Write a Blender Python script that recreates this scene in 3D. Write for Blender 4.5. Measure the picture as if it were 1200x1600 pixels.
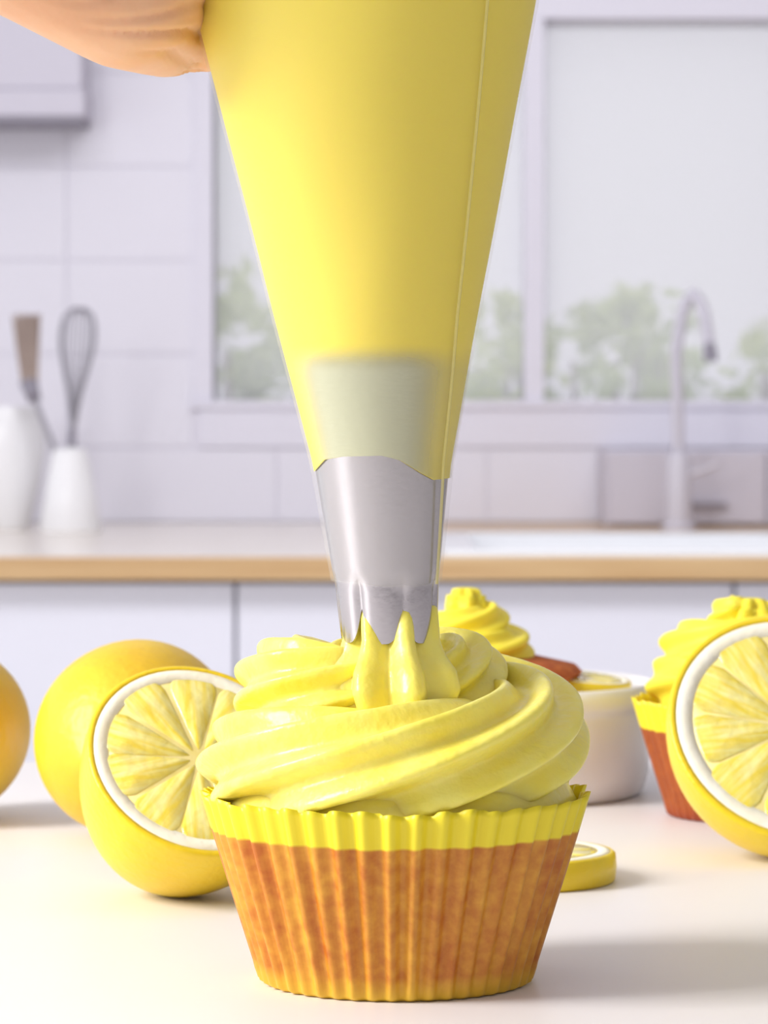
import bpy, bmesh, math, random
import numpy as np
from mathutils import Vector, Matrix

for o in list(bpy.data.objects):
    bpy.data.objects.remove(o)
S = bpy.context.scene
COL = S.collection
CM = 0.01                      # all measures below are in centimetres; the table top is z = 0
rnd = random.Random(7)

# ------------------------------------------------------------------ camera
cam = bpy.data.cameras.new('camera')
cam.sensor_fit = 'VERTICAL'
cam.sensor_height = 36.0
cam.lens = 123.75
cam.shift_y = -0.1125
cam.clip_start = 0.02
cam.clip_end = 60
cam.dof.use_dof = True
cam.dof.focus_distance = 0.625
cam.dof.aperture_fstop = 52
camo = bpy.data.objects.new('camera', cam)
COL.objects.link(camo)
camo.location = (0, -64 * CM, 10.6 * CM)
camo.rotation_euler = (math.pi / 2, 0, 0)
S.camera = camo

# ------------------------------------------------------------------ world, lights, exposure
W = bpy.data.worlds.new('overcast_sky')
S.world = W
W.use_nodes = True
W.node_tree.nodes['Background'].inputs[0].default_value = (0.95, 0.965, 1.0, 1)
W.node_tree.nodes['Background'].inputs[1].default_value = 1.2

def area(name, loc, target, size, power, color):
    l = bpy.data.lights.new(name, 'AREA')
    l.shape = 'RECTANGLE'
    l.size, l.size_y = size[0] * CM, size[1] * CM
    l.energy = power
    l.color = color
    o = bpy.data.objects.new(name, l)
    COL.objects.link(o)
    o.location = Vector(loc) * CM
    d = (Vector(target) - Vector(loc))
    o.rotation_euler = d.to_track_quat('-Z', 'Y').to_euler()
    return o

area('left_key_light', (-120, -36, 80), (0, 5, 6), (50, 80), 31.0, (1.0, 0.985, 0.96))  # soft key light from the left; no window stands there
area('kitchen_fill_light', (0, 215, 146), (0, 420, -20), (200, 90), 41.0, (0.97, 0.97, 1.0))  # unseen fill light added to brighten the kitchen, no lamp hangs there

S.view_settings.view_transform = 'Standard'
S.view_settings.look = 'None'
S.view_settings.gamma = 1.0
S.view_settings.use_curve_mapping = False
S.view_settings.exposure = 0.0

# ------------------------------------------------------------------ materials
def srgb(r, g, b):
    def f(c):
        c /= 255.0
        return c / 12.92 if c <= 0.04045 else ((c + 0.055) / 1.055) ** 2.4
    return (f(r), f(g), f(b), 1)

MATS = {}
def mat(name, col, rough=0.5, metal=0.0, var=0.0, scale=(8, 8, 8), col2=None, bump=0.0, bscale=60.0,
        sss=0.0, sssr=(1, 0.8, 0.3), ssss=0.004, spec=0.5, coat=0.0, detail=3.0, ramp=(0.35, 0.65), trans=0.0):
    if name in MATS:
        return MATS[name]
    m = bpy.data.materials.new(name)
    m.use_nodes = True
    nt = m.node_tree
    b = nt.nodes['Principled BSDF']
    b.inputs['Base Color'].default_value = col
    b.inputs['Roughness'].default_value = rough
    b.inputs['Metallic'].default_value = metal
    b.inputs['Specular IOR Level'].default_value = spec
    b.inputs['Coat Weight'].default_value = coat
    if trans:
        b.inputs['Transmission Weight'].default_value = trans
    if sss:
        b.inputs['Subsurface Weight'].default_value = sss
        b.inputs['Subsurface Radius'].default_value = sssr
        b.inputs['Subsurface Scale'].default_value = ssss
    tc = nt.nodes.new('ShaderNodeTexCoord')
    if col2 is not None:
        mp = nt.nodes.new('ShaderNodeMapping')
        mp.inputs['Scale'].default_value = scale
        nt.links.new(tc.outputs['Object'], mp.inputs['Vector'])
        n = nt.nodes.new('ShaderNodeTexNoise')
        n.inputs['Scale'].default_value = 1.0
        n.inputs['Detail'].default_value = detail
        nt.links.new(mp.outputs[0], n.inputs['Vector'])
        r = nt.nodes.new('ShaderNodeValToRGB')
        r.color_ramp.elements[0].position = ramp[0]
        r.color_ramp.elements[0].color = col
        r.color_ramp.elements[1].position = ramp[1]
        r.color_ramp.elements[1].color = col2
        nt.links.new(n.outputs['Fac'], r.inputs['Fac'])
        nt.links.new(r.outputs['Color'], b.inputs['Base Color'])
    if bump:
        n2 = nt.nodes.new('ShaderNodeTexNoise')
        n2.inputs['Scale'].default_value = bscale
        n2.inputs['Detail'].default_value = 2.0
        nt.links.new(tc.outputs['Object'], n2.inputs['Vector'])
        bp = nt.nodes.new('ShaderNodeBump')
        bp.inputs['Strength'].default_value = bump
        bp.inputs['Distance'].default_value = 0.001
        nt.links.new(n2.outputs['Fac'], bp.inputs['Height'])
        nt.links.new(bp.outputs[0], b.inputs['Normal'])
    MATS[name] = m
    return m

M_wall = mat('wall_paint', srgb(226, 223, 235), 0.8)
M_wall2 = mat('bounce_wall_grey', srgb(184, 181, 182), 0.85)  # tone set to control bounce light from the unseen front and right walls
M_tile = mat('wall_tile', srgb(229, 227, 238), 0.45)
M_grout = mat('tile_grout', srgb(228, 225, 236), 0.9)
M_cab = mat('cabinet_lacquer', srgb(232, 232, 243), 0.45)
M_cabin = mat('cabinet_carcass', srgb(190, 188, 202), 0.7)
M_greycab = mat('grey_lacquer', srgb(205, 201, 214), 0.5)
M_trim = mat('window_paint', srgb(228, 226, 238), 0.6)
M_wood = mat('oak_worktop', srgb(196, 158, 112), 0.28, col2=srgb(216, 184, 138), scale=(3, 60, 60), detail=4)
M_floor = mat('floor_vinyl', srgb(200, 195, 195), 0.6, col2=srgb(215, 210, 208), scale=(6, 2, 1))
M_ceil = mat('ceiling_paint', srgb(235, 234, 236), 0.9)
M_ceramic = mat('white_ceramic', srgb(243, 243, 246), 0.18, spec=0.5)
M_sink = mat('white_sink', srgb(240, 242, 246), 0.25)
M_steel = mat('brushed_steel', (0.48, 0.46, 0.48, 1), 0.23, metal=1.0, bump=0.03, bscale=900)
M_wire = mat('wire_steel', (0.42, 0.41, 0.46, 1), 0.35, metal=0.8)
M_faucet = mat('faucet_lacquer', srgb(205, 202, 214), 0.3)
M_dark = mat('dark_rubber', srgb(146, 142, 155), 0.6)  # lightened grey, background haze put into the colour
M_bristle = mat('brown_bristle', srgb(160, 142, 135), 0.8, col2=srgb(182, 165, 156), scale=(600, 600, 60))  # brown paled in the same way to carry the haze
M_table = mat('table_top_white', srgb(233, 229, 230), 0.42, col2=srgb(237, 234, 235), scale=(5, 5, 5))
M_frost = mat('lemon_buttercream', srgb(255, 236, 96), 0.36, col2=srgb(255, 241, 124), scale=(120, 120, 120), bump=0.30, bscale=520, coat=.25,
              sss=0.35, sssr=(1.0, 0.8, 0.25), ssss=0.004, spec=0.4)
M_frostf = mat('lemon_buttercream_far', srgb(252, 231, 70), 0.5, sss=0.3, sssr=(1.0, 0.8, 0.25), ssss=0.004, spec=0.35)
M_fill = mat('buttercream_in_bag', srgb(246, 224, 52), 0.5, sss=0.25, sssr=(1, .8, .2), ssss=0.004)
M_sponge = mat('sponge_cake', srgb(205, 125, 40), 0.9, col2=srgb(170, 85, 25), scale=(260, 260, 260), bump=0.4, bscale=500)
M_crust = mat('cake_crust', srgb(196, 106, 40), 0.9, col2=srgb(165, 76, 28), scale=(260, 260, 260), bump=0.4, bscale=500)
M_peel = mat('lemon_peel', srgb(240, 204, 26), 0.36, col2=srgb(244, 214, 44), scale=(40, 40, 40), bump=0.22, bscale=520, sss=0.12, sssr=(1, .7, .1), ssss=.003)
M_peelg = mat('lemon_peel_ripe', srgb(226, 184, 36), 0.42, col2=srgb(234, 200, 46), scale=(30, 30, 30), bump=0.3, bscale=420, sss=0.12, sssr=(1, .7, .1), ssss=.003)
M_memb = mat('lemon_membrane', srgb(238, 220, 128), 0.3, col2=srgb(246, 232, 160), scale=(200, 200, 200))
M_wtop = mat('oak_painted_sheen', srgb(232, 222, 210), 0.22, col2=srgb(238, 230, 222), scale=(3, 50, 50))  # pale tone paints the reflected brightness onto the oak top
M_pith = mat('lemon_pith', srgb(254, 252, 238), 0.55, col2=srgb(252, 247, 222), scale=(150, 150, 150), bump=0.2, bscale=400)
M_pulp = mat('lemon_pulp', srgb(248, 222, 78), 0.16, col2=srgb(255, 243, 160), scale=(90, 800, 600), bump=0.35, bscale=330,
             sss=0.3, sssr=(1, .8, .2), ssss=.004, detail=4, ramp=(0.40, 0.70), coat=0.4)
M_skin = mat('skin', srgb(232, 178, 138), 0.48, col2=srgb(238, 190, 150), scale=(50, 50, 50), bump=0.2, bscale=260,
             sss=0.25, sssr=(1, .35, .2), ssss=.006)
M_nail = mat('finger_nail', srgb(240, 196, 176), 0.25)
M_leaf = mat('leaf_green', srgb(190, 218, 70), 0.6, col2=srgb(222, 236, 120), scale=(3, 3, 3))
M_leafd = mat('leaf_dark', srgb(176, 208, 92), 0.6, col2=srgb(214, 230, 140), scale=(3, 3, 3))
M_bark = mat('bark', srgb(140, 125, 110), 0.9)
M_soil = mat('garden_ground', srgb(190, 190, 178), 0.9, col2=srgb(205, 205, 195), scale=(1, 1, 1))

def film_material(name, opac, col, rough):
    m = bpy.data.materials.new(name)
    m.use_nodes = True
    nt = m.node_tree
    nt.nodes.clear()
    out = nt.nodes.new('ShaderNodeOutputMaterial')
    t = nt.nodes.new('ShaderNodeBsdfTransparent')
    p = nt.nodes.new('ShaderNodeBsdfPrincipled')
    p.inputs['Base Color'].default_value = col
    p.inputs['Roughness'].default_value = rough
    tc = nt.nodes.new('ShaderNodeTexCoord')
    mp = nt.nodes.new('ShaderNodeMapping')
    mp.inputs['Scale'].default_value = (500, 500, 1400)
    nt.links.new(tc.outputs['Object'], mp.inputs[0])
    n = nt.nodes.new('ShaderNodeTexNoise')
    n.inputs['Scale'].default_value = 1.0
    nt.links.new(mp.outputs[0], n.inputs['Vector'])
    bp = nt.nodes.new('ShaderNodeBump')
    bp.inputs['Strength'].default_value = 0.12
    bp.inputs['Distance'].default_value = 0.0006
    nt.links.new(n.outputs['Fac'], bp.inputs['Height'])
    nt.links.new(bp.outputs[0], p.inputs['Normal'])
    mx = nt.nodes.new('ShaderNodeMixShader')
    mx.inputs[0].default_value = opac
    nt.links.new(t.outputs[0], mx.inputs[1])
    nt.links.new(p.outputs[0], mx.inputs[2])
    nt.links.new(mx.outputs[0], out.inputs[0])
    return m
M_film = film_material('clear_bag_film', 0.10, (0.9, 0.9, 0.85, 1), 0.28)
M_filmy = film_material('frosted_bag_film', 0.86, srgb(198, 200, 168), 0.45)
_nt = M_filmy.node_tree
_at = _nt.nodes.new('ShaderNodeAttribute'); _at.attribute_name = 'thickness'
_ml = _nt.nodes.new('ShaderNodeMath'); _ml.operation = 'MULTIPLY'; _ml.inputs[1].default_value = 0.93
_nt.links.new(_at.outputs['Fac'], _ml.inputs[0])
_nt.links.new(_ml.outputs[0], [n for n in _nt.nodes if n.type == 'MIX_SHADER'][0].inputs[0])
M_seam = film_material('bag_seam', 0.6, srgb(240, 230, 150), 0.3)

def pane_material():
    m = bpy.data.materials.new('glare_window_glass')  # white mixed into the glass stands in for the overexposed view
    m.use_nodes = True
    nt = m.node_tree
    nt.nodes.clear()
    out = nt.nodes.new('ShaderNodeOutputMaterial')
    t = nt.nodes.new('ShaderNodeBsdfTransparent')
    t.inputs[0].default_value = (0.88, 0.87, 0.90, 1)
    d = nt.nodes.new('ShaderNodeBsdfTranslucent')
    d.inputs[0].default_value = (0.92, 0.92, 0.93, 1)
    d2 = nt.nodes.new('ShaderNodeBsdfDiffuse')
    d2.inputs[0].default_value = (0.88, 0.88, 0.90, 1)
    a = nt.nodes.new('ShaderNodeMixShader')
    a.inputs[0].default_value = 0.5
    nt.links.new(d.outputs[0], a.inputs[1])
    nt.links.new(d2.outputs[0], a.inputs[2])
    mx = nt.nodes.new('ShaderNodeMixShader')
    mx.inputs[0].default_value = 0.42
    nt.links.new(t.outputs[0], mx.inputs[1])
    nt.links.new(a.outputs[0], mx.inputs[2])
    nt.links.new(mx.outputs[0], out.inputs[0])
    return m
M_pane = pane_material()

def liner_material(name, top, lo, lo2, zsplit, base):
    """baking paper: plain yellow where it stands free, cake showing through it lower down"""
    m = bpy.data.materials.new(name)
    m.use_nodes = True
    nt = m.node_tree
    b = nt.nodes['Principled BSDF']
    b.inputs['Roughness'].default_value = 0.42
    tc = nt.nodes.new('ShaderNodeTexCoord')
    sp = nt.nodes.new('ShaderNodeSeparateXYZ')
    nt.links.new(tc.outputs['Object'], sp.inputs[0])
    n = nt.nodes.new('ShaderNodeTexNoise')
    n.inputs['Scale'].default_value = 420
    n.inputs['Detail'].default_value = 4
    nt.links.new(tc.outputs['Object'], n.inputs['Vector'])
    n2 = nt.nodes.new('ShaderNodeTexNoise')
    mp = nt.nodes.new('ShaderNodeMapping')
    mp.inputs['Scale'].default_value = (150, 150, 22)
    nt.links.new(tc.outputs['Object'], mp.inputs[0])
    n2.inputs['Scale'].default_value = 1
    nt.links.new(mp.outputs[0], n2.inputs['Vector'])
    add = nt.nodes.new('ShaderNodeMath'); add.operation = 'ADD'
    mul = nt.nodes.new('ShaderNodeMath'); mul.operation = 'MULTIPLY'; mul.inputs[1].default_value = 0.45
    nt.links.new(n.outputs['Fac'], mul.inputs[0])
    mul2 = nt.nodes.new('ShaderNodeMath'); mul2.operation = 'MULTIPLY'; mul2.inputs[1].default_value = 0.55
    nt.links.new(n2.outputs['Fac'], mul2.inputs[0])
    nt.links.new(mul.outputs[0], add.inputs[0]); nt.links.new(mul2.outputs[0], add.inputs[1])
    r = nt.nodes.new('ShaderNodeValToRGB')
    r.color_ramp.elements[0].position = 0.36; r.color_ramp.elements[0].color = lo
    r.color_ramp.elements[1].position = 0.64; r.color_ramp.elements[1].color = lo2
    nt.links.new(add.outputs[0], r.inputs[0])
    # more yellow sponge near the foot
    g = nt.nodes.new('ShaderNodeMapRange')
    g.inputs['From Min'].default_value = 0.0045; g.inputs['From Max'].default_value = 0.0005
    nt.links.new(sp.outputs['Z'], g.inputs['Value'])
    mb = nt.nodes.new('ShaderNodeMix'); mb.data_type = 'RGBA'
    nt.links.new(g.outputs[0], mb.inputs['Factor'])
    nt.links.new(r.outputs[0], mb.inputs['A']); mb.inputs['B'].default_value = base
    # edge of the cake, a little uneven
    w = nt.nodes.new('ShaderNodeTexNoise'); w.inputs['Scale'].default_value = 130
    nt.links.new(tc.outputs['Object'], w.inputs['Vector'])
    wm = nt.nodes.new('ShaderNodeMath'); wm.operation = 'MULTIPLY_ADD'; wm.inputs[1].default_value = 0.0008
    nt.links.new(w.outputs['Fac'], wm.inputs[0]); nt.links.new(sp.outputs['Z'], wm.inputs[2])
    st = nt.nodes.new('ShaderNodeMapRange')
    st.inputs['From Min'].default_value = zsplit * CM; st.inputs['From Max'].default_value = (zsplit + 0.05) * CM
    nt.links.new(wm.outputs[0], st.inputs['Value'])
    mx = nt.nodes.new('ShaderNodeMix'); mx.data_type = 'RGBA'
    nt.links.new(st.outputs[0], mx.inputs['Factor'])
    nt.links.new(mb.outputs['Result'], mx.inputs['A']); mx.inputs['B'].default_value = top
    nt.links.new(mx.outputs['Result'], b.inputs['Base Color'])
    return m
M_liner = liner_material('paper_liner_yellow', srgb(244, 226, 44), srgb(186, 102, 26), srgb(224, 162, 52), 2.80, srgb(232, 188, 52))
M_linerd = liner_material('paper_liner_shaded', srgb(240, 220, 40), srgb(146, 66, 18), srgb(170, 86, 26), 2.62, srgb(150, 62, 24))  # darkened copy of the paper case, its shade put into the colours

# ------------------------------------------------------------------ mesh helpers
def mesh_obj(name, verts, faces, m, parent=None, smooth=False):
    me = bpy.data.meshes.new(name)
    me.from_pydata([tuple(c * CM for c in v) for v in verts], [], faces)
    me.update()
    bm = bmesh.new(); bm.from_mesh(me)
    bmesh.ops.recalc_face_normals(bm, faces=bm.faces)
    bm.to_mesh(me); bm.free()
    if m is not None:
        me.materials.append(m)
    if smooth:
        me.polygons.foreach_set('use_smooth', [True] * len(me.polygons))
    o = bpy.data.objects.new(name, me)
    COL.objects.link(o)
    if parent is not None:
        o.parent = parent
    return o

def tag(o, label=None, cat=None, group=None, kind=None):
    if label: o['label'] = label
    if cat: o['category'] = cat
    if group: o['group'] = group
    if kind: o['kind'] = kind
    return o

def thing(name, loc, label, cat, group=None):
    o = bpy.data.objects.new(name, None)
    o.empty_display_size = 0.02
    COL.objects.link(o)
    o.location = Vector(loc) * CM
    return tag(o, label, cat, group)

class MB:
    def __init__(s): s.v = []; s.f = []
    def add(s, v, f):
        n = len(s.v); s.v += [tuple(x) for x in v]; s.f += [tuple(i + n for i in q) for q in f]; return s
    def box(s, a, b, bev=0.0):
        bm = bmesh.new()
        bmesh.ops.create_cube(bm, size=1)
        for v in bm.verts:
            v.co = Vector([a[i] + (v.co[i] + .5) * (b[i] - a[i]) for i in range(3)])
        if bev:
            bmesh.ops.bevel(bm, geom=bm.edges[:], offset=bev, segments=2, affect='EDGES', profile=0.5)
        bm.verts.index_update()
        s.add([v.co[:] for v in bm.verts], [[v.index for v in f.verts] for f in bm.faces]); bm.free(); return s
    def grid(s, P, closed_u=False, closed_v=False):
        nu, nv = len(P), len(P[0])
        v = [tuple(p) for row in P for p in row]; f = []
        for i in range(nu if closed_u else nu - 1):
            for j in range(nv if closed_v else nv - 1):
                i2, j2 = (i + 1) % nu, (j + 1) % nv
                f.append((i * nv + j, i * nv + j2, i2 * nv + j2, i2 * nv + j))
        return s.add(v, f)
    def lathe(s, prof, n=48, c=(0, 0)):
        P = [[(c[0] + r * math.cos(2 * math.pi * k / n), c[1] + r * math.sin(2 * math.pi * k / n), z) for k in range(n)] for r, z in prof]
        return s.grid(P, closed_v=True)
    def tube(s, pts, rad, n=10, cap=True):
        pts = [Vector(p) for p in pts]
        if not hasattr(rad, '__len__'): rad = [rad] * len(pts)
        P = []; up = Vector((0.13, 0.31, 0.94)).normalized()
        for i, p in enumerate(pts):
            t = (pts[min(i + 1, len(pts) - 1)] - pts[max(i - 1, 0)]).normalized()
            a = t.cross(up)
            if a.length < 1e-3: a = t.cross(Vector((1, 0, 0)))
            a.normalize(); b = t.cross(a).normalized(); up = -b if (-b).dot(up) > 0 else b
            P.append([tuple(p + rad[i] * (math.cos(2 * math.pi * k / n) * a + math.sin(2 * math.pi * k / n) * b)) for k in range(n)])
        base = len(s.v)
        s.grid(P, closed_v=True)
        if cap:
            s.f.append(tuple(base + k for k in range(n)))
            s.f.append(tuple(base + (len(pts) - 1) * n + k for k in range(n)))
        return s
    def build(s, name, m, parent=None, smooth=False):
        return mesh_obj(name, s.v, s.f, m, parent, smooth)

def smoothmesh(o, angle=40):
    me = o.data
    me.polygons.foreach_set('use_smooth', [True] * len(me.polygons))
    bm = bmesh.new(); bm.from_mesh(me)
    for e in bm.edges:
        if len(e.link_faces) == 2 and e.calc_face_angle() > math.radians(angle): e.smooth = False
    bm.to_mesh(me); bm.free()
    return o

def curve_pts(keys, n):
    """Catmull-Rom through key points"""
    K = [Vector(k) for k in keys]; K = [2 * K[0] - K[1]] + K + [2 * K[-1] - K[-2]]
    out = []
    m = len(K) - 3
    for i in range(n + 1):
        t = i / n * m; k = min(int(t), m - 1); u = t - k
        a, b, c, d = K[k:k + 4]
        out.append(0.5 * ((2 * b) + (c - a) * u + (2 * a - 5 * b + 4 * c - d) * u * u + (3 * b - a - 3 * c + d) * u ** 3))
    return out

# ================================================================== THE ROOM
FLOOR = -98.0
CT = -7.3            # worktop height of the kitchen run
CF, WB = 329.0, 439.0   # front edge of the worktop, face of the back wall
WX0, WX1, WZ0, WZ1 = -24.4, 64.0, 10.1, 64.6      # window opening

tag(MB().box((-260, -260, FLOOR - 4), (230, 452, FLOOR)).build('floor', M_floor), kind='structure')
tag(MB().box((-260, -120, 150), (230, 452, 156)).build('ceiling', M_ceil), kind='structure')
tag(MB().box((-150, -128, FLOOR), (198, -120, 150)).build('wall_front', M_wall2), kind='structure')  # unseen wall, added to shut out light from the camera side
tag(MB().box((190, -120, FLOOR), (198, 452, 150)).build('wall_right', M_wall2), kind='structure')  # unseen wall, added to keep the right side darker
wb = MB()
wb.box((-260, WB, FLOOR), (WX0, WB + 12, 150)).box((WX1, WB, FLOOR), (230, WB + 12, 150))
wb.box((WX0, WB, WZ1), (WX1, WB + 12, 150)).box((WX0, WB, FLOOR), (WX1, WB + 12, WZ0))
wall = tag(wb.build('wall_back', M_grout), kind='structure')
# wall tiles, each a piece proud of the grout
TH, TW, G = 13.4, 30.0, 0.24
tile_meshes = {}
def tile(x0, x1, z0, z1):
    key = (round(x1 - x0, 2), round(z1 - z0, 2))
    if key not in tile_meshes:
        o = MB().box((0, -0.22, 0), (key[0], 0, key[1]), 0.08).build('tile', M_tile, wall); tile_meshes[key] = o
    else:
        o = tile_meshes[key].copy(); COL.objects.link(o)
    o.location = (x0 * CM, WB * CM, z0 * CM)
zs = [CT] + [3.3 + TH * k for k in range(0, 11)]
for i in range(len(zs) - 1):
    z0, z1 = zs[i], zs[i + 1]
    for k in range(-4, 6):
        x0, x1 = -45.3 + TW * k, -45.3 + TW * (k + 1)
        if z1 <= 4.0 or z0 >= WZ1:            # full width rows
            if z0 >= WZ1 or x0 < 300: tile(x0 + G / 2, x1 - G / 2, z0 + G / 2, z1 - G / 2)
        else:
            if x0 < WX0 - 3:
                tile(x0 + G / 2, min(x1 - G / 2, WX0 - 3), z0 + G / 2, z1 - G / 2)
            elif x1 > WX1 + 3:
                tile(max(x0 + G / 2, WX1 + 3), x1 - G / 2, z0 + G / 2, z1 - G / 2)

win = bpy.data.objects.new('window_1', None); COL.objects.link(win); win['kind'] = 'structure'
win.location = (20 * CM, WB * CM, WZ0 * CM)
def wpart(name, boxes, m, bev=0.15):
    b = MB()
    for a, c in boxes: b.box((a[0] - 20, a[1] - WB, a[2] - WZ0), (c[0] - 20, c[1] - WB, c[2] - WZ0), bev)
    return b.build(name, m, win)
fy0, fy1 = WB - 0.5, WB + 6
wpart('window_frame', [((WX0 - 3, fy0, WZ0), (WX0, fy1, WZ1 + 3)), ((WX1, fy0, WZ0), (WX1 + 3, fy1, WZ1 + 3)),
                       ((WX0, fy0, WZ1), (WX1, fy1, WZ1 + 3))], M_trim)
wpart('mullion', [((20.1, fy0, WZ0), (22.9, fy1, WZ1))], M_trim)
wpart('window_sill', [((WX0 - 3.2, WB - 1.2, WZ0 - 1.2), (WX1 + 3.5, fy1, WZ0))], M_trim)
wpart('sill_apron', [((WX0 - 2, WB - .6, 3.4), (WX1 + 2, WB, WZ0 - 1.2))], M_trim)
wpart('pane', [((WX0, WB + 3, WZ0), (20.1, WB + 3.4, WZ1))], M_pane, 0)
wpart('pane', [((22.9, WB + 3, WZ0), (WX1, WB + 3.4, WZ1))], M_pane, 0)

# outside the window
tag(MB().box((-400, 470, FLOOR - 40), (500, 1400, FLOOR - 30)).build('garden_ground', M_soil), kind='structure')
def shrub(x, y, w, ztop, zbot, n, m, label, seed, nclump):
    r = random.Random(seed)
    t = thing('garden_shrub', (x, y, FLOOR - 30), label, 'shrub', 'shrubs outside the window')
    z_off = FLOOR - 30
    b = MB()
    for c in range(nclump):
        a = r.uniform(-1, 1); cz = zbot + (ztop - zbot) * r.random() ** 1.1 * (1 - 0.35 * abs(a))
        cx, cy, cr = a * w, r.uniform(-12, 12), r.uniform(3, 7)
        for k in range(n):
            d = Vector((r.gauss(0, 1), r.gauss(0, 1), r.gauss(0, 1))).normalized() * cr * r.random() ** .4
            p = Vector((cx, cy, cz - z_off)) + d
            e1 = Vector((r.gauss(0, 1), r.gauss(0, 1), r.gauss(0, 1))).normalized()
            e2 = e1.cross(Vector((r.gauss(0, 1), r.gauss(0, 1), r.gauss(0, 1)))).normalized()
            L, Wd = r.uniform(1.6, 3.2), r.uniform(.7, 1.2)
            b.add([p - e1 * L, p + e2 * Wd, p + e1 * L, p - e2 * Wd], [(0, 1, 2, 3)])
    tag(b.build('foliage', m, t), kind='stuff')
    s = MB()
    for k in range(5):
        a = r.uniform(-.8, .8) * w
        s.tube([(a * .2, 0, 0), (a * .6, r.uniform(-4, 4), (zbot - z_off) * .7), (a, r.uniform(-6, 6), (ztop + zbot) / 2 - z_off)], [1.6, 1.1, .5], 7)
    s.build('stem', M_bark, t)
shrub(-19, 610, 17, 38, 0, 34, M_leafd, 'pale grey-green shrub outside the window, left of the piping bag', 3, 26)
shrub(21, 590, 8, 34, -2, 34, M_leaf, 'small bright green shrub outside, seen beside the window mullion', 4, 16)
shrub(47, 655, 15, 40, -4, 34, M_leafd, 'grey-green leafy shrub outside, left of the kitchen tap', 5, 30)
shrub(86, 625, 16, 32, -2, 34, M_leaf, 'bright green shrub outside the window, right of the kitchen tap', 6, 30)

# ------------------------------------------------------------------ kitchen run
SX0, SX1, SY0, SY1 = 7.5, 66.0, CF + 4.5, CF + 58
ct = MB()
ct.box((-140, CF + .6, CT - 2.6), (190, SY0, CT)).box((-140, SY1, CT - 2.6), (SX0, WB - 0.5, CT))
ct.box((-140, SY0, CT - 2.6), (SX0, SY1, CT)).box((SX1, SY0, CT - 2.6), (190, SY1, CT))
wt = thing('worktop', (0, CF, CT), 'long oak kitchen worktop along the back wall below the window', 'worktop')
for o_ in (ct.build('surface', M_wtop, wt), MB().box((-140, CF, CT - 2.6), (190, CF + .6, CT), .08).build('front_edge', M_wood, wt),
           MB().box((SX0, SY1, CT - 2.6), (190, WB - .5, CT)).build('rear_strip', M_wood, wt)):
    o_.location = -wt.location
sk = thing('kitchen_sink', ((SX0 + SX1) / 2, (SY0 + SY1) / 2, CT), 'white inset sink in the oak worktop in front of the tap', 'sink')
hx, hy = (SX1 - SX0) / 2, (SY1 - SY0) / 2
MB().box((-hx - .8, -hy - .8, 0), (hx + .8, -hy + 3, .55), .15).box((-hx - .8, hy - 6, 0), (hx + .8, hy + .8, .55), .15)\
    .box((-hx - .8, -hy + 3, 0), (-hx + 3, hy - 6, .55), .15).box((hx - 3, -hy + 3, 0), (hx + .8, hy - 6, .55), .15).build('rim', M_sink, sk)
MB().box((-hx + 2.4, -hy + 2.4, -2.5), (-hx + 3, hy - 5.4, .2)).box((hx - 3, -hy + 2.4, -2.5), (hx - 2.4, hy - 5.4, .2))\
    .box((-hx + 2.4, -hy + 2.4, -2.5), (hx - 2.4, -hy + 3, .2)).box((-hx + 2.4, hy - 6, -2.5), (hx - 2.4, hy - 5.4, .2))\
    .box((-hx + 2.4, -hy + 2.4, -2.5), (hx - 2.4, hy - 5.4, -2.1)).build('basin', M_sink, sk)

cx = [-128.9, -72.8, -16.7, 39.4, 95.5, 151.6]
clab = ['white base cabinet at the far left end under the worktop',
        'white base cabinet left of the left door gap, behind the whole lemons',
        'white base cabinet between the two visible door gaps, behind the piping nozzle',
        'white base cabinet right of the right door gap, behind the right cupcake',
        'white base cabinet at the far right end under the worktop']
for i in range(5):
    c = thing('base_cabinet', ((cx[i] + cx[i + 1]) / 2, CF + 3, FLOOR), clab[i], 'cabinet', 'white base cabinets under the worktop')
    w = (cx[i + 1] - cx[i]) / 2
    hgt = CT - 2.6 - FLOOR
    MB().box((-w, 2, 8), (w, 58, hgt)).box((-w, 6, 0), (w, 10, 8)).build('carcass', M_cabin, c)
    MB().box((-w + .2, 0, 8.2), (w - .2, 1.9, hgt - .5), .15).build('door', M_cab, c)

wc = thing('wall_cabinet', (-76.8, WB, 48.8), 'pale grey wall cabinet hanging at the upper left', 'cabinet')
MB().box((-35, -14, 4.6), (34.8, -.5, 60), .3).build('carcass', M_greycab, wc)
MB().box((-35.4, -14.4, .8), (35.2, -.5, 4.6), .3).build('cornice', M_greycab, wc)
MB().box((-35, -14.2, 0), (34.8, -.5, .8), .1).build('bottom_edge', M_dark, wc)
# low drawer box behind the tap
db = thing('drawer_box', (46, WB - 8, CT), 'low pale grey drawer box standing on the worktop behind the tap', 'drawer box')
MB().box((-15.5, -9, 0), (30, 7.3, 10.6), .3).build('carcass', M_greycab, db)
for i, (a, b_) in enumerate([(-15, -6.6), (-6.2, 6.6), (7, 29.6)]):
    d = MB().box((a, -9.9, .5), (b_, -9.05, 10.2), .12).build('drawer_front', M_greycab, db)
    if i == 1:
        h = MB().tube([(-4.2, -11.4, 3.1), (1.1, -11.4, 3.1)], .34, 8).tube([(-3.4, -11.4, 3.1), (-3.4, -9.8, 3.1)], .25, 6).tube([(.4, -11.4, 3.1), (.4, -9.8, 3.1)], .25, 6)
        h.build('handle', M_dark, d)
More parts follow.
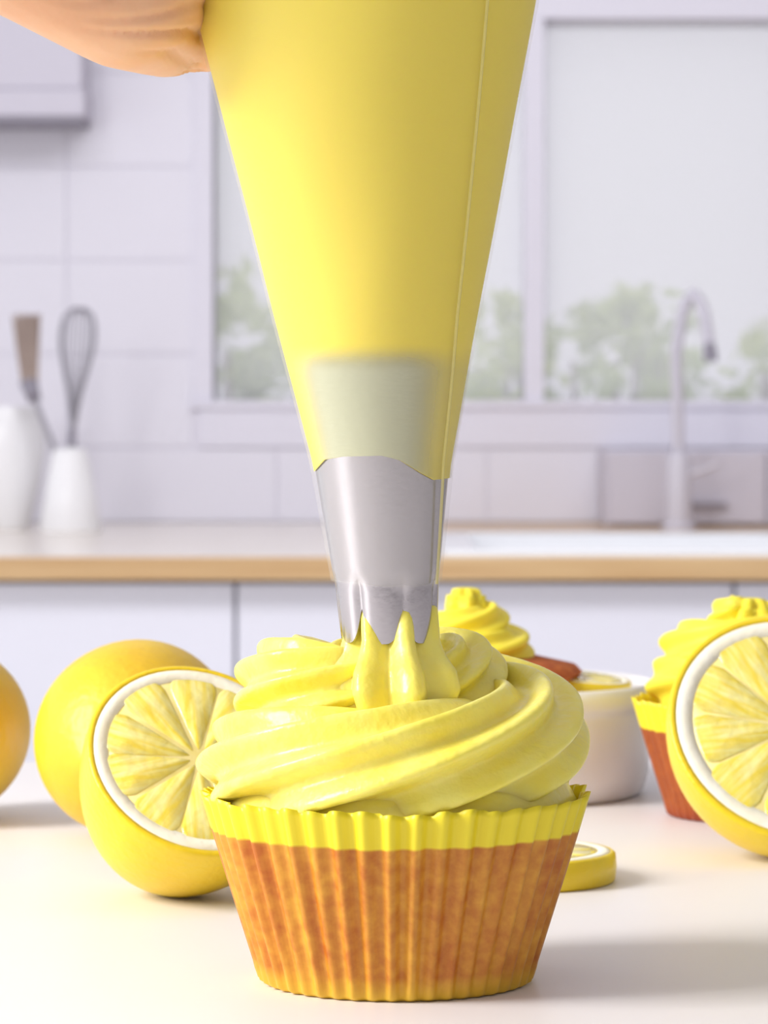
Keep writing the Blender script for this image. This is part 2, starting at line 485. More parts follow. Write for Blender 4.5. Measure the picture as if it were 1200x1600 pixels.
# tap
fz = CT
fa = thing('kitchen_tap', (39.6, CF + 80, fz), 'tall pale grey gooseneck kitchen tap behind the sink', 'tap')
smoothmesh(MB().lathe([(0, 0), (2.3, 0), (2.3, .6), (1.75, 1.0), (1.75, 9.5), (1.5, 10.2), (0, 10.2)], 24).build('tap_body', M_faucet, fa))
smoothmesh(MB().tube(curve_pts([(0, 0, 10), (-.2, 0, 18), (-.3, -.2, 24), (.6, -.7, 29.5), (1.9, -1.4, 31.6), (3.1, -2.2, 29.3), (3.8, -2.9, 25)], 40), 0.8, 12).build('spout', M_faucet, fa))
smoothmesh(MB().tube([(3.75, -2.85, 25.4), (3.95, -3.0, 23.6), (4.0, -3.05, 22.7)], [.7, .95, .95], 12).build('spray_head', M_dark, fa))
smoothmesh(MB().tube([(1.4, -.5, 7.5), (3.2, -1.2, 8.0), (5.2, -2, 8.9)], [.5, .42, .35], 10).build('lever', M_faucet, fa))

# utensil jars
UY = 469 - 64
j1 = thing('utensil_jar', (-41.8, UY, CT), 'white tapered utensil jar holding the wire whisk', 'jar')
smoothmesh(MB().lathe([(0, 0), (4.0, 0), (4.2, .4), (3.3, 6), (2.35, 10.8), (2.1, 11), (2.0, 10.6), (2.9, 6), (3.6, 1), (0, .8)], 40).build('jar_wall', M_ceramic, j1))
j2 = thing('white_jug', (-51.0, UY + 8, CT), 'white rounded jug at the left edge, beside the whisk jar', 'jug')
smoothmesh(MB().lathe([(0, 0), (2.6, 0), (3.0, .5), (4.6, 7), (5.2, 11), (4.9, 14.5), (4.4, 16.5), (4.2, 16.4), (4.6, 14), (4.8, 11), (4.2, 7), (2.5, 1), (0, .8)], 40).build('jug_wall', M_ceramic, j2))
smoothmesh(MB().tube(curve_pts([(-4.4, 0, 14), (-7.5, 0, 13), (-7.3, 0, 8), (-4, 0, 5)], 16), .55, 8).build('handle', M_ceramic, j2))
wk = thing('wire_whisk', (-41.6, UY, CT + 1.5), 'wire balloon whisk standing head up in the white jar', 'whisk')
ax = Vector((0.06, 0, 1)).normalized()
hb = Vector((-.35, 0, 0.0)); 
smoothmesh(MB().tube([hb, Vector((.05, 0, 10.2))], [.45, .5], 10).build('handle', M_ceramic, wk))
smoothmesh(MB().tube([Vector((.0, 0, 9.8)), Vector((.12, 0, 12.2))], [.6, .52], 10).build('collar', M_dark, wk))
for k in range(6):
    a = math.pi * k / 6 + .2
    e = Vector((math.cos(a), math.sin(a), 0))
    c0 = Vector((.1, 0, 11.8)); top = Vector((1.0, 0, 28.2))
    keys = []
    for s_, h_ in [(.25, 0), (.9, .28), (1.9, .55), (2.45, .74), (2.1, .92), (1.0, .992)]:
        keys.append(c0 + (top - c0) * h_ + e * s_)
    keys.append(top)
    for s_, h_ in [(1.0, .992), (2.1, .92), (2.45, .74), (1.9, .55), (.9, .28), (.25, 0)]:
        keys.append(c0 + (top - c0) * h_ - e * s_)
    MB().tube(curve_pts(keys, 44), .13, 6, False).build('wire', M_wire, wk, True)
br = thing('pastry_brush', (-43.5, UY - .5, CT + 3), 'brown bristle pastry brush leaning left out of the white jar', 'brush')
smoothmesh(MB().tube([(.8, 0, 0), (-.6, 0, 8.5), (-3.1, 0, 14.6)], [.4, .38, .45], 8).build('handle', M_wire, br))
MB().tube([(-3.0, 0, 14.3), (-3.9, 0, 17.2)], [.9, 1.3], 10).build('ferrule', M_dark, br, True)
bb = MB()
for k in range(90):
    a = rnd.uniform(0, 6.28); q = rnd.random() ** .5
    dx, dy = math.cos(a) * q, math.sin(a) * q
    bb.tube([(-3.7 + dx * 1.1, dy * 1.0, 17), (-4.15 + dx * 2.0, dy * 1.3, 25.5 + rnd.uniform(-.5, .5))], [.16, .13], 4)
tag(bb.build('bristles', M_bristle, br), kind='stuff')

# ================================================================== TABLE
tb = thing('white_table', (0, -3, FLOOR), 'white table in the foreground carrying the cupcakes and lemons', 'table')
MB().box((-75, -42, -FLOOR - 3), (75, 41.5, -FLOOR), .25).build('tabletop', M_table, tb)
for sx in (-68, 68):
    for sy in (-36, 36):
        MB().box((sx - 3, sy - 3, 0), (sx + 3, sy + 3, -FLOOR - 3), .3).build('leg', M_table, tb)

# ================================================================== CUPCAKES
def liner_mesh(name, m, parent, flutes=46, seed=1, H=3.42, r0=2.45, r1=3.48, amp=.062):
    n = flutes * 8
    r = random.Random(seed)
    ph = [r.uniform(-.25, .25) for _ in range(flutes)]
    am = [r.uniform(.7, 1.25) for _ in range(flutes)]
    tp = [r.uniform(-.03, .05) for _ in range(flutes)]
    rows = []
    zl = [(0.0, 1.6, 0), (0.0, 2.25, .12), (.015, 2.38, .4), (.07, 2.46, .7), (.25, 2.51, .9)]
    for k in range(1, 25):
        z = .25 + (H - .25) * k / 24
        zl.append((z, 2.50 + (r1 - 2.50) * ((z - .25) / (H - .25)) ** 1.0, .9 + .35 * k / 24))
    def ring(z, rr, am_s, topf, inset=0.0):
        out = []
        for i in range(n):
            a = 2 * math.pi * i / n
            q = i / 8.0; k = int(q) % flutes; u = q - int(q)
            tri = math.sin(2 * math.pi * (u + ph[k] * .0))
            tri = math.copysign(abs(tri) ** .75, tri)
            rad = rr + amp * am_s * am[k] * tri - inset
            out.append((rad * math.cos(a), rad * math.sin(a), z + topf * (tp[k] + .025 * tri)))
        return out
    rows.append([(0.02 * math.cos(2 * math.pi * i / n), .02 * math.sin(2 * math.pi * i / n), 0.0) for i in range(n)])
    for z, rr, s in zl:
        rows.append(ring(z, rr, s, max(0, (z - 2.6) / (H - 2.6))))
    for z in (H, 3.2, 2.9, 2.6):                      # inner face of the paper
        rows.append(ring(z, 2.5 + (r1 - 2.5) * (z - .25) / (H - .25), 1.2, max(0, (z - 2.6) / (H - 2.6)), .03))
    o = MB().grid(rows, closed_v=True).build(name, m, parent, True)
    return o

def interp(u, tab, col):
    return float(np.interp(u, [t[0] for t in tab], [t[col] for t in tab]))

def rope(tab, n, lobes, depth, twist, nphi=84, rough=0.03, seed=0, th0=math.pi, cy=None):
    """piped star rope laid in a rising spiral; tab rows = (turn, ring radius, height, rope radius, y offset)"""
    u0, u1 = tab[0][0], tab[-1][0]
    us = np.linspace(u0, u1, n)
    T = np.array([[interp(u, tab, c) for c in range(1, 5)] for u in us])
    k = max(3, n // 40); ker = np.ones(2 * k + 1) / (2 * k + 1)
    for c in range(4):
        pad = np.pad(T[:, c], k, mode='edge'); T[:, c] = np.convolve(pad, ker, 'valid')
    r = random.Random(seed)
    w = [(r.uniform(2, 9), r.uniform(0, 6.28), r.choice([1, 2, 3]), r.uniform(.3, 1)) for _ in range(10)]
    rows = []
    for i, u in enumerate(us):
        R, z, rr, yo = T[i]
        th = th0 + 2 * math.pi * u
        er = Vector((math.cos(th), math.sin(th), 0))
        c = Vector((R * er.x, R * er.y + yo, z))
        e = min(1, (i / (n - 1)) / .03 + .05) * min(1, (1 - i / (n - 1)) / .02 + .05)
        e = math.sqrt(max(0, 1 - (1 - min(1, e)) ** 2))
        row = []
        for j in range(nphi):
            ph = 2 * math.pi * j / nphi
            ps = ph - twist * (th - th0)
            lob = (.5 + .5 * math.cos(lobes * ps)) ** 1.35
            nz = sum(a * math.sin(f * th * 1.7 + p0 + m_ * ph) for f, p0, m_, a in w) / 10
            q = rr * e * ((1 - depth) + depth * lob + rough * nz)
            sq = 0.94 if math.sin(ph) > 0 else 1.0
            row.append(tuple(c + er * (q * math.cos(ph)) + Vector((0, 0, q * sq * math.sin(ph)))))
        rows.append(row)
    return rows

def star_lathe(prof, lobes, phase, n=84, c=(0, 0), lean=(0, 0), tw=0.0):
    z0 = prof[0][1]
    rows = []
    for r_, z, d in prof:
        row = []
        for k in range(n):
            a = 2 * math.pi * k / n
            lob = (.5 + .5 * math.cos(lobes * (a - phase - tw * (z - z0)))) ** .8
            q = r_ * ((1 - d) + d * lob)
            row.append((c[0] + lean[0] * (z - z0) + q * math.cos(a), c[1] + lean[1] * (z - z0) + q * math.sin(a), z))
        rows.append(row)
    return rows

NAX = lambda z: 0.08 - (z - 6.3) * 0.0385      # bag axis x(z)
NAY = -0.55

MX = 0.22
cup = thing('cupcake', (MX, 0, 0), 'large lemon cupcake in the foreground being piped, in a yellow paper case', 'cupcake', 'lemon cupcakes')
liner_mesh('paper_case', M_liner, cup, seed=3)
smoothmesh(MB().lathe([(0, .03), (2.2, .05), (2.40, .3), (3.02, 2.5), (3.08, 2.80), (2.9, 3.0), (1.5, 3.25), (0, 3.3)], 64).build('sponge', M_sponge, cup))
main_tab = [(-.42, 2.15, 3.45, .95, 0), (-.2, 2.36, 3.62, 1.15, 0), (0, 2.42, 3.92, 1.23, 0), (.13, 2.40, 4.0, 1.20, 0), (.25, 2.40, 4.1, 1.19, 0), (.5, 2.38, 4.55, 1.18, 0), (.75, 2.25, 5.0, 1.12, .1),
            (1.0, 2.02, 5.32, 1.02, .15), (1.12, 1.75, 5.30, .95, .4), (1.25, 1.15, 5.15, .92, .75), (1.5, 1.22, 5.5, .88, .5), (1.75, .8, 5.65, .8, .4), (2.0, .3, 5.7, .6, .2)]
fb = MB()
fb.grid(rope(main_tab, 420, 8, .30, .95, nphi=144, seed=2, rough=.035), closed_v=True)
fb.lathe([(0, 5.4), (1.2, 5.2), (2.3, 4.3), (3.12, 3.6), (3.28, 3.3), (3.1, 2.95), (0, 2.9)], 64)
bulb = [(.50, 4.6, .1), (.80, 4.80, .22), (1.10, 5.08, .30), (1.24, 5.4, .34), (1.18, 5.72, .36), (.98, 6.0, .36), (.90, 6.25, .36), (.90, 6.5, .36), (.89, 6.8, .34), (.62, 7.1, .1)]
bz = np.linspace(4.6, 7.1, 46)
bulbp = [(float(np.interp(z, [b[1] for b in bulb], [b[0] for b in bulb])), z, float(np.interp(z, [b[1] for b in bulb], [b[2] for b in bulb]))) for z in bz]
NPH = -math.pi / 2 - 0.12          # a tooth of the nozzle faces front
fb.grid(star_lathe(bulbp, 7, NPH + math.pi / 7, c=(NAX(6) - MX + .14, NAY - .75), lean=(-.05, .36)), closed_v=True)
fr = fb.build('frosting', M_frost, cup, True)

def small_cupcake(loc, sc, label, seed, lm, tab, peak, rz=0, case=True):
    c = thing('cupcake', loc, label, 'cupcake', 'lemon cupcakes')
    c.scale = (sc, sc, sc); c.rotation_euler.z = rz
    if case:
        liner_mesh('paper_case', lm, c, seed=seed, amp=.045)
        smoothmesh(MB().lathe([(0, .03), (2.2, .05), (2.4, .3), (3.02, 2.5), (3.08, 2.8), (2.9, 3.0), (1.5, 3.25), (0, 3.3)], 48).build('sponge', M_sponge, c))
    else:
        smoothmesh(MB().lathe([(0, .03), (2.2, .05), (2.4, .3), (3.2, 2.7), (3.9, 3.3), (4.05, 3.5), (3.85, 3.72), (2.6, 4.0), (0, 4.1)], 48).build('sponge', M_crust, c))
    b = MB()
    b.grid(rope(tab, 200, 6, .26, .6, nphi=60, seed=seed, rough=.05), closed_v=True)
    b.lathe([(0, 5.4), (1.1, 5.0), (1.9, 4.2), (2.4, 3.3), (2.3, 2.8), (0, 2.7)], 40)
    b.grid(star_lathe(*peak[0], **peak[1]), closed_v=True)
    b.build('frosting', M_frostf, c, True)
    return c
pk = lambda ph, c, lean, zt, w=1.0, tw=.5: (([(.9 * w, 4.9, .2), (1.0 * w, 5.3, .3), (.98 * w, 5.7, .34), (.86 * w, 6.1, .36), (.72 * w, zt - .3, .4), (.60 * w, zt - .05, .42), (.34 * w, zt, .2), (.02, zt - .1, 0)], 6, ph), dict(c=c, lean=lean, tw=tw, n=60))
tabR = [(-.4, 2.0, 3.5, .85, 0), (0, 2.2, 3.95, 1.0, 0), (.5, 2.05, 4.35, 1.0, 0), (1, 1.75, 4.9, .98, 0), (1.4, 1.35, 5.3, .9, 0), (1.8, .8, 5.7, .8, 0), (2.1, .3, 5.9, .6, 0)]
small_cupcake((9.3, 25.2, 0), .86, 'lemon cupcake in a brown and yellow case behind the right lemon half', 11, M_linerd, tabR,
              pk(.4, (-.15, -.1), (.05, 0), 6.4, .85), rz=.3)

# bowl with a cupcake and a slice in it
bx, by, BR = 2.72, 30.5, 4.62
bw = thing('white_bowl', (bx, by, 0), 'round white ceramic dish behind the main cupcake', 'bowl')
smoothmesh(MB().lathe([(0, .12), (3.6, .12), (3.75, 0), (4.1, 0), (4.25, .15), (4.38, .6), (4.42, 2.15), (4.45, 2.35), (4.62, 2.45), (4.66, 2.7), (4.62, 2.92), (4.5, 3.0), (4.36, 2.92), (4.3, 2.7), (4.2, .8), (3.9, .5), (0, .45)], 72).build('bowl_wall', M_ceramic, bw), 60)
tabB = [(-.4, 1.7, 3.9, .75, 0), (0, 1.8, 4.1, .85, 0), (.5, 1.6, 4.25, .85, 0), (1, 1.3, 4.75, .85, 0), (1.4, .95, 5.1, .8, 0), (1.8, .4, 5.4, .7, 0)]
small_cupcake((2.15, 30.7, .48), .785, 'frosted cupcake standing in the white dish behind the nozzle', 21, M_linerd, tabB,
              pk(.2, (.05, 0), (.02, 0), 6.35, .8), case=False)

# ================================================================== LEMONS
def basis(n, roll=0.0):
    n = Vector(n).normalized()
    q = n.to_track_quat('Z', 'Y')
    return q.to_matrix().to_4x4() @ Matrix.Rotation(roll, 4, 'Z')

def lemon_profile(R, L, s0, s1, n, nip=.10, nipw=.16):
    out = []
    for i in range(n + 1):
        s = s0 + (s1 - s0) * i / n
        a = abs(s)
        r = R * (max(0, 1 - a ** 2.15)) ** .56
        if a > .80:
            r = max(r, R * nipw * math.sqrt(max(0, 1 - ((a - .80) / .30) ** 2)) * 1.2)
        z = s * L
        out.append((r, z))
    return out

def whole_lemon(loc, R, L, axis, label, roll=0.0, m=None):
    prof = lemon_profile(R, L, -1.06, 1.09, 60)
    prof[0] = (0.001, prof[0][1]); prof[-1] = (.001, prof[-1][1])
    # soft neck into the tip
    z = np.array([p[1] for p in prof]); r = np.array([p[0] for p in prof])
    ker = np.array([1, 2, 3, 2, 1]) / 9.0
    rs = np.convolve(np.pad(r, 2, mode='edge'), ker, 'valid'); rs[0] = rs[-1] = .001
    o = MB().lathe(list(zip(rs, z)), 56).build('lemon', m or M_peelg, None, True)
    o.matrix_world = Matrix.Translation(Vector(loc) * CM) @ basis(axis, roll)
    bpy.context.view_layer.update()
    o.location.z -= min((o.matrix_world @ v.co).z for v in o.data.vertices)
    return tag(o, label, 'lemon', 'whole lemons')

def segment_mesh(R, N, gap, rin=.04, depth=.022):
    """one juicy wedge, its corners rounded, radial direction = local x"""
    ha = math.pi / N
    pts = []
    def P(r, a): return (r * math.cos(a), r * math.sin(a))
    ain = lambda r: max(.0, ha - gap / max(r, .05))
    pts.append((rin * R + .1, 0))
    for k in range(1, 8):
        r = rin * R + (.88 * R - rin * R) * k / 7; pts.append(P(r, -ain(r)))
    for k in range(1, 4):
        t = k / 4; pts.append(P(R * (.88 + .12 * math.sin(t * math.pi / 2)), -ain(R) * (1 - .25 * t)))
    for k in range(5):
        pts.append(P(R, ain(R) * (-.72 + 1.44 * k / 4)))
    for k in range(3, 0, -1):
        t = k / 4; pts.append(P(R * (.88 + .12 * math.sin(t * math.pi / 2)), ain(R) * (1 - .25 * t)))
    for k in range(7, 0, -1):
        r = rin * R + (.88 * R - rin * R) * k / 7; pts.append(P(r, ain(r)))
    n = len(pts); cxm = sum(p[0] for p in pts) / n
    v = [(x, y, -.08) for x, y in pts] + [(x, y, .0) for x, y in pts] + [(cxm + (x - cxm) * .95, y * .90, depth) for x, y in pts] + [(cxm, 0, depth + .01)]
    f = []
    for i in range(n):
        j = (i + 1) % n
        f += [(i, j, n + j, n + i), (n + i, n + j, 2 * n + j, 2 * n + i), (2 * n + i, 2 * n + j, 3 * n)]
    return v, f

def cut_face(parent, R, N=10, z=0.0, pr=.95, sr=.845, seed=0, flip=False):
    pith = MB().lathe([(R * pr, z - .25), (R * pr, z), (R * .90, z + .02), (R * .82, z + .008), (R * .81, z - .1)], 64).build('pith', M_pith, parent, True)
    MB().lathe([(R * .85, z - .1), (R * .845, z), (R * .5, z), (0.0, z + .015)], 64).build('membrane', M_memb, parent, True)
    v, f = segment_mesh(R * sr, N, .012 * R)
    r = random.Random(seed)
    first = None
    for k in range(N):
        if first is None:
            o = MB().add(v, f).build('segment', M_pulp, parent, True); first = o
        else:
            o = first.copy(); COL.objects.link(o); o.parent = parent
        o.location = (0, 0, z * CM)
        o.rotation_euler = (0, 0, 2 * math.pi * k / N + r.uniform(-.03, .03))
        sc = r.uniform(.96, 1.02); o.scale = (sc, r.uniform(.95, 1.04), 1)

def half_lemon(loc, R, L, normal, label, roll=0.0, seed=0, nip=True, N=10):
    t = thing('lemon_half', loc, label, 'lemon half', 'lemon halves')
    t.matrix_world = Matrix.Translation(Vector(loc) * CM) @ basis(normal, roll)
    prof = lemon_profile(R, L, 0, 1.07, 44)
    prof[-1] = (.001, prof[-1][1])
    z = np.array([-p[1] for p in prof]); r = np.array([p[0] for p in prof])
    ker = np.array([1, 2, 3, 2, 1]) / 9.0
    rs = np.convolve(np.pad(r, 2, mode='edge'), ker, 'valid'); rs[-1] = .001
    rs[0] = rs[1] = rs[2] = R
    p2 = [(R * .94, -.1), (R * .945, .0), (R * .985, .0), (R * 1.0, -.03)] + list(zip(rs, z))[1:]
    MB().lathe(p2, 64).build('peel', M_peel, t, True)
    cut_face(t, R, N, -.005, .955, .84, seed)
    M_ = t.matrix_world
    low = min((M_ @ Vector((r_ * math.cos(a) * CM, r_ * math.sin(a) * CM, z_ * CM))).z for r_, z_ in p2 for a in [k * math.pi / 32 for k in range(64)])
    t.location.z -= low
    return t

def lemon_slice(loc, R, th, label, normal=(0, 0, 1), roll=0, seed=0):
    t = thing('lemon_slice', loc, label, 'lemon slice', 'lemon slices')
    t.matrix_world = Matrix.Translation(Vector(loc) * CM) @ basis(normal, roll)
    MB().lathe([(R * .93, .02), (R * .93, th - .04), (R * .94, th), (R * .965, th), (R * .99, th - .05), (R * 1.0, th * .5), (R * .985, .06), (R * .96, .0), (R * .93, .0)], 64).build('peel', M_peel, t, True)
    MB().lathe([(0, 0.01), (R * .94, .01), (R * .94, th - .2), (0, th - .2)], 48).build('underside', M_pith, t)
    cut_face(t, R, 10, th, .94, .80, seed)
    return t

whole_lemon((-6.0, 21.0, 2.36), 2.36, 2.8, (.34, .93, .10), 'whole yellow lemon lying behind the left lemon half', .3)
whole_lemon((-11.15, 24.0, 2.2), 2.22, 2.8, (.25, .9, .05), 'whole lemon cut off by the left edge of the picture', 1.0)
half_lemon((-3.85, 9.5, 3.2), 2.4, 3.85, (.29, -.71, .64), 'lemon half on the left of the main cupcake, cut side up', .2, 3)
half_lemon((9.45, 16.6, 2.85), 2.97, 3.2, (.13, -.80, .56), 'large lemon half at the right edge, cut face to the camera', .12, 5)
lemon_slice((2.85, 13.2, 0), 2.25, .66, 'thick lemon slice lying flat behind the right of the main cupcake', (0, 0, 1), .3, 8)
lemon_slice((5.3, 30.7, 2.80), 1.35, .28, 'thin lemon slice resting on the rim of the white dish', (.10, -.05, 1), .2, 9)

# ================================================================== PIPING BAG AND NOZZLE
def Rb(z): return 1.30 + (z - 9.44) * (0.2215 if z > 9.44 else .145) if z < 18.5 else float(np.interp(z, [18.5, 20, 21.5, 23, 24.2, 25.2, 26.2, 28.5], [3.307, 3.5, 3.35, 2.5, 1.3, .75, .95, 1.9]))
nz = thing('piping_nozzle', (NAX(6.3), NAY, 6.3), 'steel open-star piping nozzle touching the frosting of the main cupcake', 'nozzle')
NT = 7
def nozzle_rows():
    n = NT * 24
    outer, inner = [], []
    ZT = 10.3
    for i in range(46):
        f = i / 45
        ro, ri = [], []
        for k in range(n):
            a = 2 * math.pi * k / n
            d = ((a - NPH) * NT / (2 * math.pi)) % 1.0
            d = abs(d if d < .5 else d - 1) * 2             # 0 at the middle of a tooth, 1 in the notch
            zb = 6.20 + .66 * d ** 3.2
            z = zb + (ZT - zb) * (f ** 1.5)
            if z > 7.3: r = .945 + (z - 7.3) * .13
            else: r = .945 - (7.3 - z) * .05
            if z < 7.1: r -= .035 * (7.1 - z) ** 1.5                          # teeth bend in
            groove = max(0.0, min(1.0, (7.45 - z) / .3))
            r -= .07 * groove * d ** 3                                        # flutes between the teeth
            x, y = r * math.cos(a), r * math.sin(a)
            sh = NAX(z) - NAX(6.3)
            ro.append((x + sh, y, z - 6.3)); ri.append((x * .955 + sh, y * .955, z - 6.3 + .0))
        outer.append(ro); inner.append(ri)
    return inner[::-1] + outer
smoothmesh(MB().grid(nozzle_rows(), closed_v=True).build('metal_cone', M_steel, nz), 50)
smoothmesh(MB().lathe([(1.28, 3.9), (1.33, 3.9), (1.36, 3.96), (1.33, 4.02), (1.28, 4.02)], 48, c=(NAX(10.5) - NAX(6.3), 0)).build('rolled_rim', M_steel, nz))

bag = thing('piping_bag', (0, NAY, 6.3), 'clear piping bag filled with yellow buttercream held above the main cupcake', 'piping bag')
BZ = 6.3
def bag_surface(z0, z1, off, nz_=60, n=96, edge=None, ruff=True):
    rows = []
    for i in range(nz_ + 1):
        f = i / nz_
        row = []
        for k in range(n):
            a = 2 * math.pi * k / n
            za = z0 if edge is None else edge(a)
            z = za + (z1 - za) * f
            r = Rb(z) + off
            if z > 22 and ruff: r *= 1 + .10 * math.sin(9 * a + z) * min(1, (z - 22) / 2)
            wob = .012 * math.sin(3 * a + .9 * z) + .010 * math.sin(5 * a - 1.3 * z)
            if z > 10: r += wob * min(1, (z - 10) / 3)
            row.append((NAX(z) + r * math.cos(a), r * math.sin(a), z - BZ))
        rows.append(row)
    return rows
def wavy(a):
    x = math.cos(a)          # -1 left, +1 right as seen from the front
    return float(np.interp(x, [-1, -.8, -.55, 0, .25, .55, .75, 1], [9.25, 9.48, 9.54, 9.56, 9.48, 9.25, 9.12, 9.14]))
fill_rows = bag_surface(9.5, 24.0, -.045, 60, edge=wavy)
fm = MB().grid(fill_rows, closed_v=True)
fm.f.append(tuple(range(60 * 96, 61 * 96)))
fm.build('buttercream_filling', M_fill, bag, True)
sl = MB().grid(bag_surface(9.4, 11.7, -.012, 40, edge=wavy), closed_v=True).build('frosted_sleeve', M_filmy, bag, True)
att = sl.data.attributes.new('thickness', 'FLOAT', 'POINT')
def sstep(x, e0, e1):
    t = min(1, max(0, (x - e0) / (e1 - e0))); return t * t * (3 - 2 * t)
vals = []
for v in sl.data.vertices:
    z = v.co.z / CM + BZ; r = math.hypot(v.co.x / CM - NAX(z), v.co.y / CM); x = (v.co.x / CM - NAX(z)) / r
    vals.append(sstep(z, 11.55, 11.0) * sstep(x, -1.0, -.62) * (1 - .8 * sstep(x, .25, .85)))
att.data.foreach_set('value', vals)
MB().grid(bag_surface(7.25, 28.5, .012, 110, edge=lambda a: 7.25 + .04 * math.sin(a * 2 + 1)), closed_v=True).build('film', M_film, bag, True)
# welded seam running down the right of the front
sm = MB(); rows = []
for i in range(70):
    z = 7.25 + (24 - 7.25) * i / 69
    a = -math.pi / 2 + float(np.interp(z, [7.2, 9.5, 12, 17.8, 24], [1.10, .98, .86, .76, .7]))
    row = []
    for da, h in ((-.035, .014), (-.015, .05), (.015, .05), (.035, .014)):
        s = da * .85 / max(.8, Rb(z))
        r = Rb(z) + h
        row.append((NAX(z) + r * math.cos(a + s), r * math.sin(a + s), z - BZ))
    rows.append(row)
sm.grid(rows); sm.build('seam', M_seam, bag, True)

# ================================================================== HAND
def hull(bm_all, a, ra, b, rb_, sub=3):
    bm = bmesh.new()
    for c, r in ((a, ra), (b, rb_)):
        bmesh.ops.create_icosphere(bm, subdivisions=sub, radius=r, matrix=Matrix.Translation(Vector(c)))
    res = bmesh.ops.convex_hull(bm, input=bm.verts[:])
    junk = [g for g in res['geom_interior'] + res['geom_unused'] if isinstance(g, bmesh.types.BMVert)]
    bmesh.ops.delete(bm, geom=list(set(junk)), context='VERTS')
    bm.verts.index_update()
    bm_all.add([v.co[:] for v in bm.verts], [[v.index for v in f.verts] for f in bm.faces])
    bm.free()

hb_ = MB()
BC = Vector((-.38, NAY, 0))
def around(deg, r, z): return (BC.x + r * math.cos(math.radians(deg)), BC.y + r * math.sin(math.radians(deg)), z)
def chain(pts):
    for (p, r), (q, s) in zip(pts[:-1], pts[1:]): hull(hb_, p, r, q, s)
# ulnar side (heel of the hand), lowest and nearest
wrist_u, wrist_r = (-9.2, -4.3, 20.0), (-9.4, -4.2, 23.4)
chain([(wrist_u, 1.55), ((-6.4, -3.0, 18.75), 1.5), ((-4.55, -2.0, 17.78), 1.42), (around(150, 4.25, 17.55), 1.02)])
chain([((-4.55, -2.0, 17.78), 1.42), ((-4.35, -2.1, 18.6), 1.42)])
for (a0, z0, rr) in ((150, 17.55, 1.02), (147, 19.4, 1.12), (146, 21.4, 1.15), (146, 23.4, 1.1)):
    k = around(a0, 4.3, z0)
    chain([((-6.8, -3.4, 19.2 + (z0 - 17.5) * .66), 1.5), (k, rr)])
chain([(wrist_u, 1.55), (wrist_r, 1.55)]); chain([((-6.8, -3.4, 19.2), 1.5), ((-6.8, -3.4, 23), 1.5)])
chain([((-4.5, -2.2, 18.6), 1.35), ((-5.6, -2.6, 22.6), 1.6)])
# forearm
chain([((-9.3, -4.25, 21.2), 2.0), ((-9.3, -4.25, 22.4), 2.0)])
chain([((-9.3, -4.25, 21.8), 2.05), ((-16, -7.5, 26), 2.7), ((-26, -12, 32), 3.6)])
# four fingers wrapped round the back of the bag
for (a0, z0, r0, steps) in ((150, 17.55, .78, (46, 27, 22)), (147, 19.4, .86, (56, 36, 24)), (146, 21.4, .88, (58, 38, 24)), (146, 23.4, .86, (54, 33, 24))):
    R_ = Rb(z0) + r0 * .85
    a = a0; pts = [(around(a, 4.25, z0), r0 + .16)]
    for i, s in enumerate(steps):
        a -= s; pts.append((around(a, R_ + .05, z0 + .12 * i), r0 * (1 - .1 * (i + 1))))
    chain(pts)
# thumb across the front, above the picture
chain([((-8.6, -4.4, 23.2), 1.5), ((-5.8, -4.2, 23.2), 1.55), ((-3.4, -4.6, 23.9), 1.1), ((-1.0, -4.45, 24.6), .95), ((.7, -4.0, 25.0), .78)])
tmp = hb_.build('person_hand', M_skin, None, True)
rm = tmp.modifiers.new('union', 'REMESH'); rm.mode = 'VOXEL'; rm.voxel_size = 0.07 * CM
smd = tmp.modifiers.new('relax', 'SMOOTH'); smd.factor = .6; smd.iterations = 14
dg = bpy.context.evaluated_depsgraph_get()
me = bpy.data.meshes.new_from_object(tmp.evaluated_get(dg))
tmp.modifiers.clear(); tmp.data = me
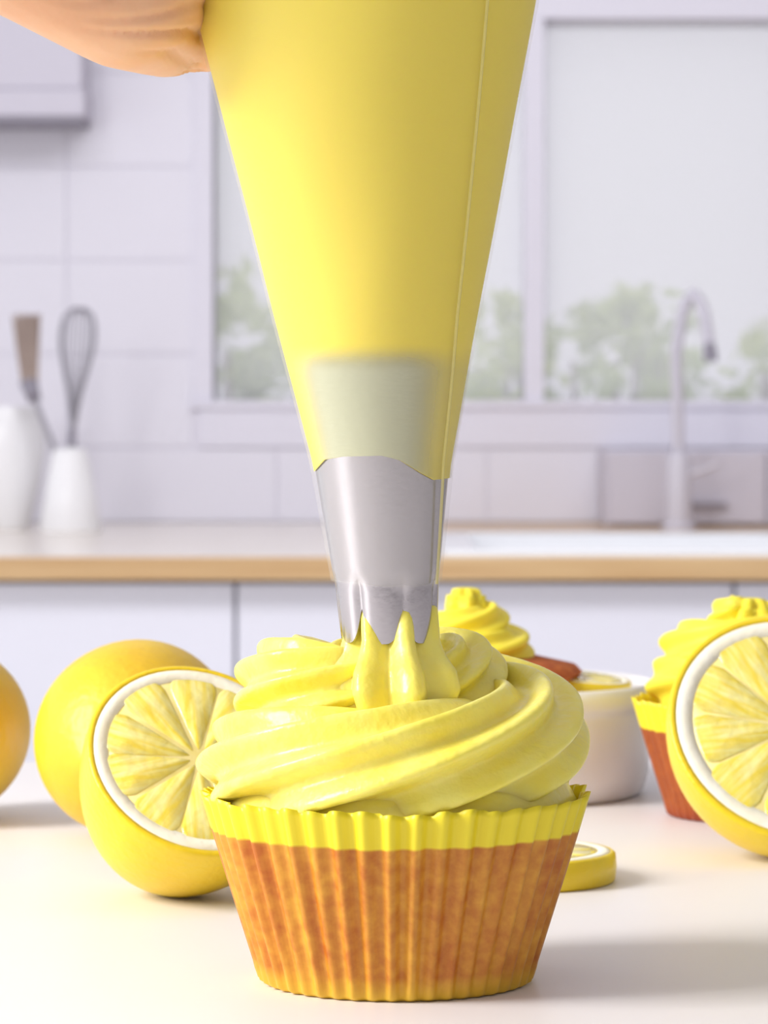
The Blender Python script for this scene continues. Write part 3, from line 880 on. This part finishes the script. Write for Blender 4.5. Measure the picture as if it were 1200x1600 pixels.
# skin folds where the little finger bends
V = np.empty(len(me.vertices) * 3); me.vertices.foreach_get('co', V); V = V.reshape(-1, 3) / CM
Nn = np.empty(len(me.vertices) * 3); me.vertices.foreach_get('normal', Nn); Nn = Nn.reshape(-1, 3)
folds = [([(-2.8, 17.5), (-2.97, 17.0), (-3.35, 16.75), (-3.96, 16.6), (-4.6, 16.6)], .13, .06), ([(-2.88, 16.95), (-3.1, 16.66), (-3.57, 16.52), (-4.0, 16.45)], .09, .055),
         ([(-2.91, 17.35), (-3.41, 17.0), (-3.96, 16.9), (-4.73, 16.9), (-5.4, 17.0)], .10, .06), ([(-3.0, 16.62), (-3.25, 16.42), (-3.6, 16.36)], .06, .045),
         ([(-3.2, 17.5), (-3.9, 17.2), (-4.8, 17.1), (-5.6, 17.2)], .05, .07), ([(-4.6, 17.5), (-5.3, 17.35), (-6.2, 17.6)], .035, .08)]
disp = np.zeros(len(V))
for pl, dep, wd in folds:
    pts = np.array([(p.x, p.y) for p in curve_pts([(a, b, 0) for a, b in pl], 30)])
    D2 = np.hypot(V[:, 0:1] - pts[:, 0], V[:, 2:3] - pts[:, 1])
    k_ = np.argmin(D2, axis=1); d = D2[np.arange(len(V)), k_]
    fade = np.clip((30 - k_) / 22.0, 0, 1) ** .9 * np.clip((k_ + 6) / 10.0, 0, 1)
    disp = np.maximum(disp, 1.25 * dep * fade * np.exp(-(d / wd) ** 2))
disp *= (Nn[:, 1] < .2)
V -= Nn * disp[:, None]
me.vertices.foreach_set('co', (V * CM).ravel()); me.update()
me.polygons.foreach_set('use_smooth', [True] * len(me.polygons))
tag(tmp, 'hand with bare light skin gripping the piping bag at the upper left', 'hand')
# thumb nail
nb = MB()
rows = []
for i in range(9):
    u = i / 8; row = []
    for j in range(9):
        a = (j / 8 - .5) * 1.7
        w = .50 * math.sqrt(max(0.05, 1 - (abs(u - .45) / .62) ** 3))
        row.append((-.05 + u * .95, -4.22 - .72 * math.cos(a) + .20 + u * .35 - .28, 24.82 + u * .18 + w * 1.25 * math.sin(a)))
    rows.append(row)
nb.grid(rows); nb.build('thumb_nail', M_nail, tmp, True)
